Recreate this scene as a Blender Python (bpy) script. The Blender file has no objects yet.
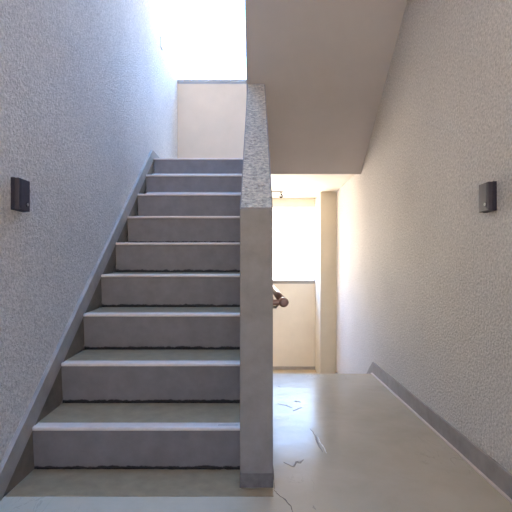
import bpy, bmesh, math, random
from mathutils import Vector
random.seed(4)
C = bpy.context.scene.collection
S = bpy.context.scene

# ------------------------------------------------------------------ camera
EYE = 0.80
cd = bpy.data.cameras.new('camera')
cam = bpy.data.objects.new('camera', cd); C.objects.link(cam)
cam.location = (0, 0, EYE); cam.rotation_euler = (math.pi/2, 0, 0)
cd.sensor_width = 36; cd.lens = 449.3/512*36
cd.shift_y = 11/512
cd.clip_start = 0.02
S.camera = cam

# ------------------------------------------------------------------ daylight
W = bpy.data.worlds.new('sky'); S.world = W; W.use_nodes = True
nt = W.node_tree; nt.nodes.clear()
tc = nt.nodes.new('ShaderNodeTexCoord'); sp = nt.nodes.new('ShaderNodeSeparateXYZ')
mr = nt.nodes.new('ShaderNodeMapRange'); mr.inputs[1].default_value = -1; mr.inputs[2].default_value = 1
rp = nt.nodes.new('ShaderNodeValToRGB'); bg = nt.nodes.new('ShaderNodeBackground'); wo = nt.nodes.new('ShaderNodeOutputWorld')
stops = [(0.0, (.86, .74, .60)), (0.47, (1.0, .87, .74)), (0.54, (1.0, .90, .78)), (0.57, (.92, .86, .78)), (0.63, (.52, .64, .82)), (0.69, (.34, .58, 1.06)), (0.76, (.19, .50, 1.12)), (1.0, (.15, .46, 1.08))]
e = rp.color_ramp.elements
e[0].position, e[0].color = stops[0][0], (*stops[0][1], 1)
e[1].position, e[1].color = stops[-1][0], (*stops[-1][1], 1)
for p, c in stops[1:-1]:
    k = e.new(p); k.color = (*c, 1)
nt.links.new(tc.outputs['Generated'], sp.inputs[0]); nt.links.new(sp.outputs['Z'], mr.inputs[0])
nt.links.new(mr.outputs[0], rp.inputs[0]); nt.links.new(rp.outputs[0], bg.inputs[0])
nt.links.new(bg.outputs[0], wo.inputs[0])
bg.inputs[1].default_value = 13.0
S.view_settings.view_transform = 'Standard'; S.view_settings.look = 'None'
S.view_settings.exposure = 0.5; S.view_settings.gamma = 1.0; S.view_settings.use_curve_mapping = False
S.cycles.max_bounces = 16; S.cycles.diffuse_bounces = 12
S.cycles.use_denoising = True

# ------------------------------------------------------------------ materials
def srgb(r, g, b):
    f = lambda v: (v/255/12.92) if v/255 <= .04045 else ((v/255+.055)/1.055)**2.4
    return (f(r), f(g), f(b), 1)

def base_mat(name, rgb, rough=.6, spec=.4, metallic=0):
    m = bpy.data.materials.new(name); m.use_nodes = True
    b = m.node_tree.nodes['Principled BSDF']
    b.inputs['Base Color'].default_value = srgb(*rgb)
    b.inputs['Roughness'].default_value = rough
    b.inputs['Specular IOR Level'].default_value = spec
    b.inputs['Metallic'].default_value = metallic
    return m, m.node_tree, b

def noise(nt, scale, detail=3, rough=.5, vec=None, dist=0):
    n = nt.nodes.new('ShaderNodeTexNoise'); n.inputs['Scale'].default_value = scale
    n.inputs['Detail'].default_value = detail; n.inputs['Roughness'].default_value = rough
    n.inputs['Distortion'].default_value = dist
    if vec is not None: nt.links.new(vec, n.inputs['Vector'])
    return n
def ramp(nt, src, stops):
    r = nt.nodes.new('ShaderNodeValToRGB'); el = r.color_ramp.elements
    el[0].position, el[0].color = stops[0]; el[1].position, el[1].color = stops[-1]
    for p, c in stops[1:-1]:
        k = el.new(p); k.color = c
    nt.links.new(src, r.inputs[0]); return r
def mix(nt, fac, a, b):
    m = nt.nodes.new('ShaderNodeMix'); m.data_type = 'RGBA'
    for sock, v in ((m.inputs[0], fac), (m.inputs[6], a), (m.inputs[7], b)):
        if hasattr(v, 'is_linked'): nt.links.new(v, sock)
        else: sock.default_value = v
    return m.outputs[2]
def pos(nt):
    g = nt.nodes.new('ShaderNodeNewGeometry'); return g.outputs['Position']
def bump(nt, b, h, strength, dist):
    n = nt.nodes.new('ShaderNodeBump'); n.inputs['Strength'].default_value = strength; n.inputs['Distance'].default_value = dist
    nt.links.new(h, n.inputs['Height']); nt.links.new(n.outputs[0], b.inputs['Normal']); return n

def stucco(name, lo, hi, scale=95, dist=.006, strength=1.0, spec=.25, rough=.75):
    m, nt, b = base_mat(name, hi, rough, spec)
    p = pos(nt)
    n1 = noise(nt, scale, 2.5, .55, p, .3)
    n2 = noise(nt, scale*2.6, 2, .5, p)
    n3 = noise(nt, 1.6, 3, .55, p)
    ad = nt.nodes.new('ShaderNodeMath'); ad.operation = 'MULTIPLY_ADD'; ad.inputs[1].default_value = .35
    nt.links.new(n2.outputs[0], ad.inputs[0]); nt.links.new(n1.outputs[0], ad.inputs[2])
    bl = ramp(nt, ad.outputs[0], [(.42, (0, 0, 0, 1)), (.9, (1, 1, 1, 1))])
    c = mix(nt, bl.outputs[0], srgb(*lo), srgb(*hi))
    mr_ = ramp(nt, n3.outputs[0], [(.35, (.93, .93, .93, 1)), (.65, (1, 1, 1, 1))])
    mm = nt.nodes.new('ShaderNodeMix'); mm.data_type = 'RGBA'; mm.blend_type = 'MULTIPLY'; mm.inputs[0].default_value = 1
    nt.links.new(c, mm.inputs[6]); nt.links.new(mr_.outputs[0], mm.inputs[7])
    nt.links.new(mm.outputs[2], b.inputs['Base Color'])
    bump(nt, b, bl.outputs[0], strength, dist)
    return m

def plain(name, rgb, rough=.65, spec=.3, var=.06, scale=9, fine=0):
    m, nt, b = base_mat(name, rgb, rough, spec)
    p = pos(nt)
    n = noise(nt, scale, 5, .6, p)
    lo = tuple(v*(1-var) for v in rgb); hi = tuple(min(255, v*(1+var)) for v in rgb)
    r = ramp(nt, n.outputs[0], [(.3, srgb(*lo)), (.7, srgb(*hi))])
    nt.links.new(r.outputs[0], b.inputs['Base Color'])
    if fine:
        n2 = noise(nt, 260, 3, .6, p); bump(nt, b, n2.outputs[0], fine, .002)
    return m

M_wall = stucco('rough_stucco', (196, 190, 183), (246, 240, 233))
M_cap = stucco('coarse_stucco', (150, 143, 132), (242, 230, 212), scale=58, dist=.014, strength=1.0)
M_mortar = plain('smooth_mortar', (141, 136, 134), .7, .2, .05, 14, .25)
M_soffit = plain('painted_soffit', (192, 186, 184), .8, .15, .02, 3, .1)
M_paint = plain('cream_paint', (226, 219, 207), .7, .2, .02, 4, .08)
M_colm = plain('column_paint', (205, 196, 178), .7, .2, .02, 4, .08)
M_uppaint = plain('upper_parapet_paint', (206, 185, 161), .7, .2, .02, 4, .08)
M_coping = plain('grey_coping', (158, 156, 154), .5, .4, .04, 8)
M_skirt = plain('skirting_paint', (165, 158, 152), .6, .3, .06, 12, .12)
M_string = plain('stringer_paint', (120, 112, 104), .6, .3, .10, 12, .12)
M_basedark = plain('divider_base_paint', (116, 111, 110), .65, .3, .10, 40, .2)
M_strip = plain('nosing_metal', (218, 203, 192), .38, .55, .03, 30)
M_groove = plain('nosing_groove', (120, 118, 118), .6, .3, .05, 30)
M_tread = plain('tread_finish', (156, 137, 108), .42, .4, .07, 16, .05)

def riser_mat():
    m, nt, b = base_mat('riser_paint', (128, 126, 132), .6, .35)
    p = pos(nt)
    n = noise(nt, 14, 5, .6, p)
    r = ramp(nt, n.outputs[0], [(.3, srgb(122, 117, 119)), (.7, srgb(134, 129, 131))])
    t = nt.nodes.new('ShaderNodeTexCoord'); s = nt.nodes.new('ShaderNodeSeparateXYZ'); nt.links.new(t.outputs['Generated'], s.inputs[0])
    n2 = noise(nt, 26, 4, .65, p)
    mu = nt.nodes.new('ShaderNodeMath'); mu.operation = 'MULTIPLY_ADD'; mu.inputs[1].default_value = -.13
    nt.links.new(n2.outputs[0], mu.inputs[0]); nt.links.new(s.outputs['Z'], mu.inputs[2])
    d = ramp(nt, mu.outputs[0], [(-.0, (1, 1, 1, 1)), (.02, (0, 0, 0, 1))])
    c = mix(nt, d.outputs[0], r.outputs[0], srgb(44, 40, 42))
    nt.links.new(c, b.inputs['Base Color'])
    n3 = noise(nt, 240, 3, .6, p); bump(nt, b, n3.outputs[0], .2, .002)
    return m
M_riser = riser_mat()

def floor_mat():
    m, nt, b = base_mat('coated_floor', (160, 156, 146), .3, .07)
    p = pos(nt)
    n = noise(nt, 4, 6, .6, p, .4)
    r = ramp(nt, n.outputs[0], [(.3, srgb(186, 174, 152)), (.7, srgb(198, 186, 165))])
    # scuffs: stretched noise, thin
    mp = nt.nodes.new('ShaderNodeMapping'); mp.inputs['Scale'].default_value = (5, 1.4, 1); mp.inputs['Rotation'].default_value = (0, 0, .5)
    nt.links.new(p, mp.inputs[0])
    ns = noise(nt, 2.2, 4, .6, mp.outputs[0], 1.2)
    sc = ramp(nt, ns.outputs[0], [(.487, (0, 0, 0, 1)), (.499, (1, 1, 1, 1)), (.503, (1, 1, 1, 1)), (.515, (0, 0, 0, 1))])
    ng = noise(nt, 1.7, 2, .5, p)
    gate = ramp(nt, ng.outputs[0], [(.58, (0, 0, 0, 1)), (.66, (.3, .3, .3, 1))])
    mu = nt.nodes.new('ShaderNodeMath'); mu.operation = 'MULTIPLY'
    nt.links.new(sc.outputs[0], mu.inputs[0]); nt.links.new(gate.outputs[0], mu.inputs[1])
    c = mix(nt, mu.outputs[0], r.outputs[0], srgb(118, 112, 104))
    nt.links.new(c, b.inputs['Base Color'])
    rr = ramp(nt, noise(nt, 6, 5, .6, p).outputs[0], [(.3, (.15, .15, .15, 1)), (.7, (.24, .24, .24, 1))])
    nt.links.new(rr.outputs[0], b.inputs['Roughness'])
    nb = noise(nt, 7, 3, .5, p); bump(nt, b, nb.outputs[0], .18, .01)
    return m
M_floor = floor_mat()
M_black = plain('dark_plastic', (42, 39, 54), .5, .35, .04, 40)
M_black2 = plain('dark_cover_plastic', (66, 61, 70), .5, .3, .04, 40)
M_btn = plain('button_chrome', (190, 188, 190), .25, .6, .02, 30)
M_rail = plain('brown_vinyl', (150, 116, 106), .36, .5, .03, 20)
M_metal = plain('bracket_metal', (150, 148, 146), .35, .5, .03, 20)
M_white = plain('white_plastic', (232, 232, 232), .4, .4, .01, 20)
M_hook = plain('dark_hook_metal', (22, 22, 24), .7, .1, .02, 20)
M_seal = plain('grime_sealant', (52, 48, 46), .8, .1, .15, 50)

# ------------------------------------------------------------------ mesh helpers
def obj(name, bm, mats, parent=None, smooth=False):
    bmesh.ops.recalc_face_normals(bm, faces=bm.faces)
    me = bpy.data.meshes.new(name); bm.to_mesh(me); bm.free()
    for m in (mats if isinstance(mats, (list, tuple)) else [mats]): me.materials.append(m)
    if smooth:
        for p in me.polygons: p.use_smooth = True
    o = bpy.data.objects.new(name, me); C.objects.link(o)
    if parent: o.parent = parent; o.matrix_parent_inverse = parent.matrix_world.inverted()
    return o
def box(bm, x0, x1, y0, y1, z0, z1, bev=0, seg=2, mi=0):
    r = bmesh.ops.create_cube(bm, size=1)
    for v in r['verts']:
        v.co = Vector(((x0+x1)/2+v.co.x*(x1-x0), (y0+y1)/2+v.co.y*(y1-y0), (z0+z1)/2+v.co.z*(z1-z0)))
    if bev:
        es = list({e for v in r['verts'] for e in v.link_edges})
        bmesh.ops.bevel(bm, geom=es, offset=bev, segments=seg, affect='EDGES', profile=.5)
    return bm
def prism_x(bm, pts, x0, x1):
    """polygon in (Y, Z) pushed along X"""
    a = [bm.verts.new((x0, y, z)) for y, z in pts]; b = [bm.verts.new((x1, y, z)) for y, z in pts]
    n = len(pts); fs = [bm.faces.new(a), bm.faces.new(b)]
    for i in range(n): fs.append(bm.faces.new((a[i], a[(i+1) % n], b[(i+1) % n], b[i])))
    return fs
def tube(bm, pts, r, n=16, cap=True):
    pts = [Vector(p) for p in pts]; rings = []
    for i, p in enumerate(pts):
        d = (pts[min(i+1, len(pts)-1)]-pts[max(i-1, 0)]).normalized()
        u = d.cross(Vector((0, 0, 1)));  u = u.normalized() if u.length > 1e-3 else Vector((1, 0, 0))
        v = d.cross(u).normalized()
        rings.append([bm.verts.new(p+r*(math.cos(2*math.pi*k/n)*u+math.sin(2*math.pi*k/n)*v)) for k in range(n)])
    for a, b in zip(rings, rings[1:]):
        for k in range(n): bm.faces.new((a[k], a[(k+1) % n], b[(k+1) % n], b[k]))
    if cap: bm.faces.new(rings[0]); bm.faces.new(rings[-1])
def struct(name, bm, m, parent=None):
    o = obj(name, bm, m, parent)
    if not parent: o['kind'] = 'structure'
    return o
def thing(name, label, cat, loc, group=None):
    o = bpy.data.objects.new(name, None); C.objects.link(o); o.location = loc
    o['label'] = label; o['category'] = cat
    if group: o['group'] = group
    o.empty_display_size = .1
    bpy.context.view_layer.update()
    return o
def B(*a, **k): return box(bmesh.new(), *a, **k)

# ------------------------------------------------------------------ setting
XL, XR = -.89, .885            # wall faces
DL, DR = -.058, .061           # central wall faces
DY0 = 1.62                     # its near end
LOW = -.43                     # lower landing
TOPZ = 1.724                   # upper landing
YU, YLP = 5.094, 5.40          # inner faces of the upper and lower parapets
CEIL = 1.63                    # underside of upper landing
FE = 3.375                     # edge where the flight down starts
UX0 = -.066
YB = -1.9                      # back of the landing behind the camera

# side walls (with rough stucco)
struct('wall_left', B(XL-.18, XL, YB-.2, 5.6, -.6, 5.9), M_wall)
struct('wall_right', B(XR, XR+.18, YB-.2, 5.6, -.6, 5.9), M_wall)
# floors
bm = bmesh.new()
prism_x(bm, [(YB, -.16), (YB, 0), (FE-.004, 0), (FE, -.004), (FE, -.03), (FE-.006, -.034), (FE-.006, -.16)], XL, XR)
struct('floor', bm, M_floor)
struct('floor_lower_landing', B(XL, XR, FE+.26, 5.6, LOW-.15, LOW), M_floor)
# wall behind the camera, with an unseen opening sized for added fill daylight
bm = bmesh.new()
box(bm, XL, -.55, YB-.15, YB, 0, 3.25); box(bm, .55, XR, YB-.15, YB, 0, 3.25); box(bm, -.55, .55, YB-.15, YB, 2.05, 3.25)
box(bm, -.55, .55, YB-.15, YB, 0, 1.0)
struct('wall_back', bm, M_wall)
bm = B(XL-.3, XR+.3, YB-1.5, YB-.2, 2.2, 2.35)  # unseen slab added outside to keep high sky light out of the opening
struct('ceiling_light_overhang', bm, M_soffit)
# ceiling over this landing = next floor's slab, cut back at left to admit added skylight
bm = B(UX0, XR, YB-.2, 1.25, 3.25, 3.43); box(bm, XL, UX0, YB-.2, .5, 3.25, 3.43)
struct('ceiling', bm, M_soffit)

# scuffs and hairline cracks on the floor coating
M_crack = plain('crack', (104, 96, 88), .7, .1, .1, 30)
M_scuff = plain('scuff', (160, 150, 136), .6, .2, .1, 30)
M_pale = plain('pale_scratch', (226, 222, 214), .45, .3, .03, 30)
FLOOR = bpy.data.objects['floor']
def mark(pts, w, m, name='scuff_mark'):
    bm = bmesh.new(); fine = []
    for (x0, y0), (x1, y1) in zip(pts, pts[1:]):
        for q in range(6): fine.append((x0+(x1-x0)*q/6, y0+(y1-y0)*q/6))
    fine.append(pts[-1]); prev = None
    for i, (x, y) in enumerate(fine):
        a, b = fine[max(i-1, 0)], fine[min(i+1, len(fine)-1)]
        dv = Vector((b[0]-a[0], b[1]-a[1])).normalized(); nv = Vector((-dv.y, dv.x))
        ww = w*(.25+.75*math.sin(math.pi*(i+.4)/(len(fine)-.2)))*random.uniform(.5, 1.1)
        j = Vector((random.uniform(-1, 1), random.uniform(-1, 1)))*w*.25
        c = [bm.verts.new((x+j.x+s*nv.x*ww/2, y+j.y+s*nv.y*ww/2, z)) for s, z in ((-1, -.0005), (-.6, .0007), (.6, .0007), (1, -.0005))]
        if prev:
            for k in range(3): bm.faces.new((prev[k], prev[k+1], c[k+1], c[k]))
        prev = c
    return obj(name, bm, m, FLOOR)
mark([(.272, 2.22), (.283, 2.12), (.281, 2.02), (.290, 1.94)], .012, M_scuff)
mark([(.289, 2.12), (.295, 2.02), (.305, 1.93)], .009, M_pale, 'scratch')
mark([(.130, 2.63), (.170, 2.60), (.205, 2.56)], .016, M_scuff)
mark([(.225, 2.68), (.262, 2.66)], .03, M_scuff)
mark([(.205, 2.50), (.232, 2.53), (.262, 2.56)], .012, M_scuff)
mark([(.135, 3.03), (.165, 3.00)], .03, M_scuff)
mark([(.112, 1.84), (.150, 1.80), (.165, 1.85), (.182, 1.83), (.196, 1.87)], .011, M_scuff)
mark([(.064, 1.92), (.068, 1.78), (.067, 1.62)], .005, M_crack, 'crack')
mark([(.064, 1.615), (.078, 1.58), (.100, 1.545), (.118, 1.50), (.124, 1.42)], .005, M_crack, 'crack')
mark([(.190, 1.505), (.196, 1.48)], .010, M_scuff)

# upper landing: slab, facade parapet and the beam under it
bm = B(XL, DL, 4.10, YU+.5, CEIL, TOPZ); box(bm, DL, XR, 3.802, YU+.5, CEIL, TOPZ)
struct('slab_upper_landing', bm, M_paint)
struct('wall_upper_parapet', B(XL, XR, YU, YU+.15, TOPZ, 2.875), M_uppaint)
bm = B(XL, XR, YU-.012, YU+.165, 2.89, 2.925, .004); box(bm, XL, XR, YU-.004, YU+.155, 2.875, 2.892)
struct('trim_1', bm, M_coping)
struct('beam_landing_edge', B(XL, .71, YLP, YLP+.15, 1.515, CEIL), M_paint)
# lower parapet and coping
struct('wall_lower_parapet', B(XL, .71, YLP, YLP+.15, LOW, .60), M_paint)
bm = B(XL, .71, YLP-.012, YLP+.165, .612, .642, .004); box(bm, XL, .71, YLP-.005, YLP+.155, .60, .614)
struct('trim_2', bm, M_coping)
struct('baseboard_far', B(XL, .71, YLP-.012, YLP, LOW, LOW+.035), M_skirt)
struct('column', B(.71, XR, 4.95, YLP+.15, LOW, CEIL), M_colm)
# roof high above, unseen; hole over the stairs added to light the left wall
bm = B(UX0, XR, YB-.2, YU+.5, 5.75, 5.9); box(bm, XL, UX0, YB-.2, .5, 5.75, 5.9); box(bm, XL, UX0, 3.5, YU+.5, 5.75, 5.9)
struct('ceiling_roof', bm, M_soffit)

struct('beam_light_limit', B(XL, XR, YU, YU+.15, 4.08, 5.75), M_paint)  # unseen beam, lowered to cut daylight on the upper left wall

# central wall: smooth mortar on the upright faces, coarse stucco on the sloping top
slope = .715
ytop = 3.9
zf = 1.013
bm = bmesh.new()
ym = 3.072
fs = prism_x(bm, [(DY0, 0.057), (DY0, zf), (ym, zf+slope*(ym-DY0)), (3.785, 1.583), (3.785, LOW), (FE, LOW), (FE, .057)], DL, DR)
for f in bm.faces:
    f.normal_update()
bmesh.ops.recalc_face_normals(bm, faces=bm.faces)
for f in bm.faces:
    if f.normal.z > .3 and f.normal.y < 0 and f.calc_center_median().z > 1: f.material_index = 1
bmesh.ops.bevel(bm, geom=[e for e in bm.edges if all(v.co.z > .9 for v in e.verts) or (abs(e.verts[0].co.y-DY0) < 1e-4 and abs(e.verts[1].co.y-DY0) < 1e-4 and abs(e.verts[0].co.z-e.verts[1].co.z) > .5)],
                offset=.004, segments=2, affect='EDGES')
struct('wall_center', bm, [M_mortar, M_cap])
struct('baseboard_center', B(DL-.001, DR+.001, DY0-.002, FE, 0.004, .057, .002), M_basedark)

# ------------------------------------------------------------------ skirtings
d, r = .26, .1943
Y1, Z1 = 1.754, .160
ln = lambda y: .257+.75*(y-1.754)
sk = -.873
bm = bmesh.new()
yk = 1.754-(.257-.08)/.75
ya = 1.754+(1.790-.257)/.75
prism_x(bm, [(YB, 0), (YB, .08), (yk, .08), (ya, 1.79), (YU, 1.79), (YU, TOPZ+.004), (3.86, TOPZ+.004), (Y1+8*d, Z1+8*r), (Y1, Z1), (Y1-Z1/.75, 0)], XL-.003, sk)
struct('baseboard_left', bm, M_skirt)
bm = bmesh.new()
prism_x(bm, [(Y1-Z1/.75, 0.0), (Y1, Z1), (Y1+8*d, Z1+8*r), (Y1+8*d, 1.3), (1.95, 0)], XL-.003, sk-.004)
struct('trim_3', bm, M_string)
bm = bmesh.new()
prism_x(bm, [(YB, 0), (YB, .082), (FE, .086), (FE+.62, LOW+.08), (4.95, LOW+.08), (4.95, LOW), (FE+.26, LOW), (FE, -.2)], .874, XR+.003)
struct('baseboard_right', bm, M_skirt)
bm = bmesh.new()
prism_x(bm, [(YB, 0), (YB, .006), (FE, .006), (FE, 0)], .862, .8745)
struct('trim_4', bm, M_strip)

# ------------------------------------------------------------------ flight going up
SX0, SX1 = sk-.003, DL-.001
stair = thing('staircase', 'flight of nine grey steps with pale nosings climbing to the upper landing', 'stairs', ((SX0+SX1)/2, Y1, 0))
def tread_pts(i):
    """riser foot and nose of step i"""
    yn, zb = Y1+i*d, Z1+i*r
    return yn, zb
back_rise = .010
NS = 9
for i in range(NS):
    yn, zb = tread_pts(i)
    zt = zb+.014
    z0 = 0 if i == 0 else Z1+(i-1)*r+.014+back_rise
    foot = yn+.022
    yb_ = yn+d+.022 if i < NS-1 else 4.12
    zbk = zt+back_rise if i < NS-1 else TOPZ+.003
    bm = bmesh.new()
    # riser face leans back towards its foot
    fs = prism_x(bm, [(foot, z0), (yn+.005, zb), (yn+.005, zt-.003), (yb_, zbk-.003 if i < NS-1 else TOPZ), (yb_, z0)], SX0, SX1)
    st = obj('step', bm, M_riser, stair)
    # tread finish, a thin layer on top behind the strip
    bm = bmesh.new()
    sw = .046
    k = (zbk-zt)/(yb_-yn) if i < NS-1 else 0
    prism_x(bm, [(yn+sw, zt-.002+k*sw), (yn+sw, zt+k*sw), (yb_, zbk if i < NS-1 else zt), (yb_, (zbk if i < NS-1 else zt)-.002)], SX0, SX1)
    obj('tread', bm, M_tread, st)
    # metal nosing strip with two grooves, rounded front
    bm = bmesh.new()
    t = zt+.001
    pr = [(yn+.004, zb), (yn-.001, zb+.001), (yn-.003, zb+.005), (yn-.002, t-.003), (yn+.002, t),
          (yn+.019, t+k*.02), (yn+.0192, t-.003+k*.02), (yn+.0238, t-.003+k*.02), (yn+.024, t+k*.02),
          (yn+.034, t+k*.034), (yn+.0342, t-.003+k*.034), (yn+.0378, t-.003+k*.034), (yn+.038, t+k*.038),
          (yn+sw, t+k*sw), (yn+sw, t-.004), (yn+.006, t-.004)]
    prism_x(bm, pr, SX0+.004, SX1-.002)
    ns = obj('nosing_strip', bm, M_strip, st)
    if i == 0:      # missing filler in the groove of the lowest strip, at its right end
        bm = B(-.150, SX1-.012, yn+.0185, yn+.0265, t-.0035, t+.0006)
        g = obj('groove_gap', bm, M_seal, st); g['label'] = 'dark open groove at the worn end of the strip'
    # dark grime bead along the riser foot
    if i < 5:
        bm = bmesh.new()
        xs = [SX0+.012+(SX1-SX0-.014)*q/60 for q in range(61)]
        prev = None
        for q, x in enumerate(xs):
            h = .0025+.0035*random.random()*(1 if i == 0 else .6)+(.004 if (i == 0 and q > 38) else 0)
            if random.random() < (.12 if i == 0 else .35): h = .0012
            zz = z0+.0006
            a = [bm.verts.new((x, foot-.0015-h*.7, zz)), bm.verts.new((x, foot-.002-h*.1, zz+h)), bm.verts.new((x, foot+.002, zz+h)), bm.verts.new((x, foot+.002, zz))]
            if prev:
                for w in range(4): bm.faces.new((prev[w], prev[(w+1) % 4], a[(w+1) % 4], a[w]))
            else: bm.faces.new(a)
            prev = a
        bm.faces.new(prev)
        obj('grime_line', bm, M_seal, st)
# solid slab carrying the steps
bm = bmesh.new()
top = [(Y1+.022, 0)]
for i in range(1, NS):
    yf = Y1+i*d+.022; top += [(yf, top[-1][1]), (yf, Z1+(i-1)*r+.014+back_rise)]
top += [(4.098, top[-1][1]), (4.098, 1.59), (3.80, 1.59), (2.0, .0-.06)]
prism_x(bm, [(top[0][0], -.06)]+top, SX0, SX1)
obj('flight_slab', bm, M_soffit, stair)

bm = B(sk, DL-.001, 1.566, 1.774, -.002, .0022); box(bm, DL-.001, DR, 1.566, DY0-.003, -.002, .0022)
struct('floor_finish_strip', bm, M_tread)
# short flight down on the other side
low = thing('lower_steps', 'short grey steps dropping from the glossy landing edge to the lower landing', 'stairs', ((DR+XR)/2, FE, -.2))
bm = bmesh.new()
prism_x(bm, [(FE-.006, -.16), (FE-.006, -.215), (FE+.26, -.215), (FE+.26, LOW-.15), (FE-.26, LOW-.15), (FE-.26, -.16)], DR, .874)
obj('step', bm, M_tread, low)
obj('nosing_strip', B(DR+.004, .87, FE+.22, FE+.263, -.214, -.208, .001), M_strip, low)

# ------------------------------------------------------------------ flight overhead (seen from below)
so = lambda y: 1.584+.658*(3.787-y)
over = thing('stair_flight', 'upper stair flight overhead, its smooth grey underside sloping down to the landing', 'stairs', (.4, 3.787, 1.584))
UX = -.066
pts = [(3.80, 1.584), (3.787, 1.584), (1.25, so(1.25)), (1.25, 3.43)]
yy, zz = 1.6, 3.43
n_up = 9
up = [(1.6, 3.43)]
for i in range(8):
    zz -= .187; up.append((yy, zz)); yy += .26; up.append((yy, zz))
up.append((yy, TOPZ)); up.append((3.80, TOPZ))
bm = bmesh.new()
z35 = [z for (y, z) in up if y < 3.5][-1]
prism_x(bm, [(3.5, so(3.5))]+pts[2:]+[q for q in up if q[0] < 3.5]+[(3.5, z35)], UX, XR-.001)
prism_x(bm, pts[:2]+[(3.5, so(3.5)), (3.5, z35)]+[q for q in up if q[0] > 3.5], DL+.001, XR-.001)
obj('flight_slab', bm, M_soffit, over)
bm = bmesh.new()
prism_x(bm, [(3.08, 2.44), (1.6, 3.55), (1.25, 3.55), (1.25, 4.45), (1.6, 4.45), (3.08, 3.30)], UX, DR-.005)
obj('parapet', bm, M_mortar, over)

# ------------------------------------------------------------------ small things
def wall_unit(name, label, side, y0, y1, z0, z1):
    x = XL if side < 0 else XR
    s = 1 if side < 0 else -1
    root = thing(name, label, 'wall unit', (x, (y0+y1)/2, (z0+z1)/2), 'dark units beside the stair')
    X = lambda a: x+s*a
    def bx(a0, a1, *rest, **k):
        lo, hi = sorted((X(a0), X(a1))); return B(lo, hi, *rest, **k)
    obj('back_plate', bx(-.003, .0145, y0, y1, z0, z1, bev=.0015), M_black, root)
    cv = obj('cover', bx(.0155, .030, y0+.0008, y1-.0008, z0+.0012, z1-.0012, bev=.002), M_black2, root)
    bm = bmesh.new(); lo, hi = sorted((X(.006), X(.018))); box(bm, lo, hi, y0+.003, y1-.003, z0+.003, z1-.003)
    obj('seal', bm, M_seal, root)
    # raised bezel ridge and small round button low on the cover
    bm = bmesh.new(); lo, hi = sorted((X(.029), X(.0312))); box(bm, lo, hi, y0+.012, y0+.0135, z0+.008, z1-.004); 
    obj('ridge', bm, M_black, cv)
    yb, zb = (y1-.022, z0+.026) if side < 0 else (y0+.024, z0+.026)
    bm = bmesh.new(); tube(bm, [(X(.029), yb, zb), (X(.0315), yb, zb)], .0095, 20); obj('button_ring', bm, M_black, cv)
    bm = bmesh.new(); tube(bm, [(X(.030), yb, zb), (X(.0335), yb, zb)], .006, 20); b = obj('button', bm, M_btn, cv); b['label'] = 'small shiny round button'
    return root
wall_unit('wall_sensor_box', 'small dark box with a button on the bluish stucco wall beside the rising stairs', -1, 1.630, 1.711, 1.0086, 1.1265)
wall_unit('wall_sensor_box', 'small dark box with a button on the warm stucco wall above the glossy landing', 1, 1.651, 1.727, 1.0076, 1.116)

t = thing('wall_plate', 'tiny white plate high on the stucco wall near the upper landing', 'wall plate', (XL, 4.22, 2.894))
obj('plate', B(XL-.003, XL+.012, 4.17, 4.25, 2.848, 2.94, bev=.002), M_white, t)
obj('switch', B(XL+.011, XL+.016, 4.195, 4.225, 2.87, 2.918, bev=.001), M_white, t)

h = thing('handrail', 'round brown handrail returning into the central wall, over the steps going down', 'handrail', (.104, 1.7, .666))
zr, xr = .666, .105
pts = [(xr, 1.70, zr), (xr, 2.2, zr), (xr, 3.15, zr)]
pts += [(xr, 3.22, zr-.012), (xr, 3.30, zr-.06), (xr, 3.78, zr-.40)]
bm = bmesh.new(); tube(bm, pts, .017, 20); obj('rail', bm, M_rail, h, True)
bm = bmesh.new()
cap = []
for q, (dy, rr_) in enumerate([(-.012, .001), (-.0118, .010), (-.010, .0145), (-.006, .0175), (0, .0188), (.028, .0188), (.029, .0165)]):
    cap.append([bm.verts.new((xr+rr_*math.cos(2*math.pi*w/24), 1.70+dy, zr+rr_*math.sin(2*math.pi*w/24))) for w in range(24)])
for p_, q_ in zip(cap, cap[1:]):
    for w in range(24): bm.faces.new((p_[w], p_[(w+1) % 24], q_[(w+1) % 24], q_[w]))
bm.faces.new(cap[0]); bm.faces.new(cap[-1])
obj('end_cap', bm, M_rail, h, True)
bm = bmesh.new(); tube(bm, [(DR-.001, 1.715, zr-.001), (xr-.012, 1.715, zr-.001)], .0115, 20)
tube(bm, [(DR-.001, 1.715, zr-.001), (DR+.005, 1.715, zr-.001)], .022, 20)
obj('end_bracket', bm, M_rail, h)
for y in (2.05, 3.0):
    bm = bmesh.new(); tube(bm, [(DR-.001, y, zr-.05), (DR+.03, y, zr-.05), (xr-.004, y, zr-.038), (xr, y, zr-.012)], .006, 12)
    tube(bm, [(DR-.001, y, zr-.05), (DR+.004, y, zr-.05)], .02, 16)
    obj('bracket', bm, M_metal, h)

k = thing('ceiling_hook', 'small dark hook hanging from a thin bar under the bright landing ceiling', 'hook', (.275, 4.94, CEIL))
obj('bar', B(-.10, .297, 4.925, 4.945, CEIL-.008, CEIL+.001, bev=.001), M_hook, k)
bm = bmesh.new()
hp = [(.275, 4.935, CEIL-.006), (.275, 4.935, CEIL-.035)]+[(.275+.014*math.sin(a)-.0, 4.935, CEIL-.05+.015*math.cos(a)) for a in [math.pi*q/8 for q in range(1, 13)]]
tube(bm, hp, .009, 10); obj('hook', bm, M_hook, k, True)
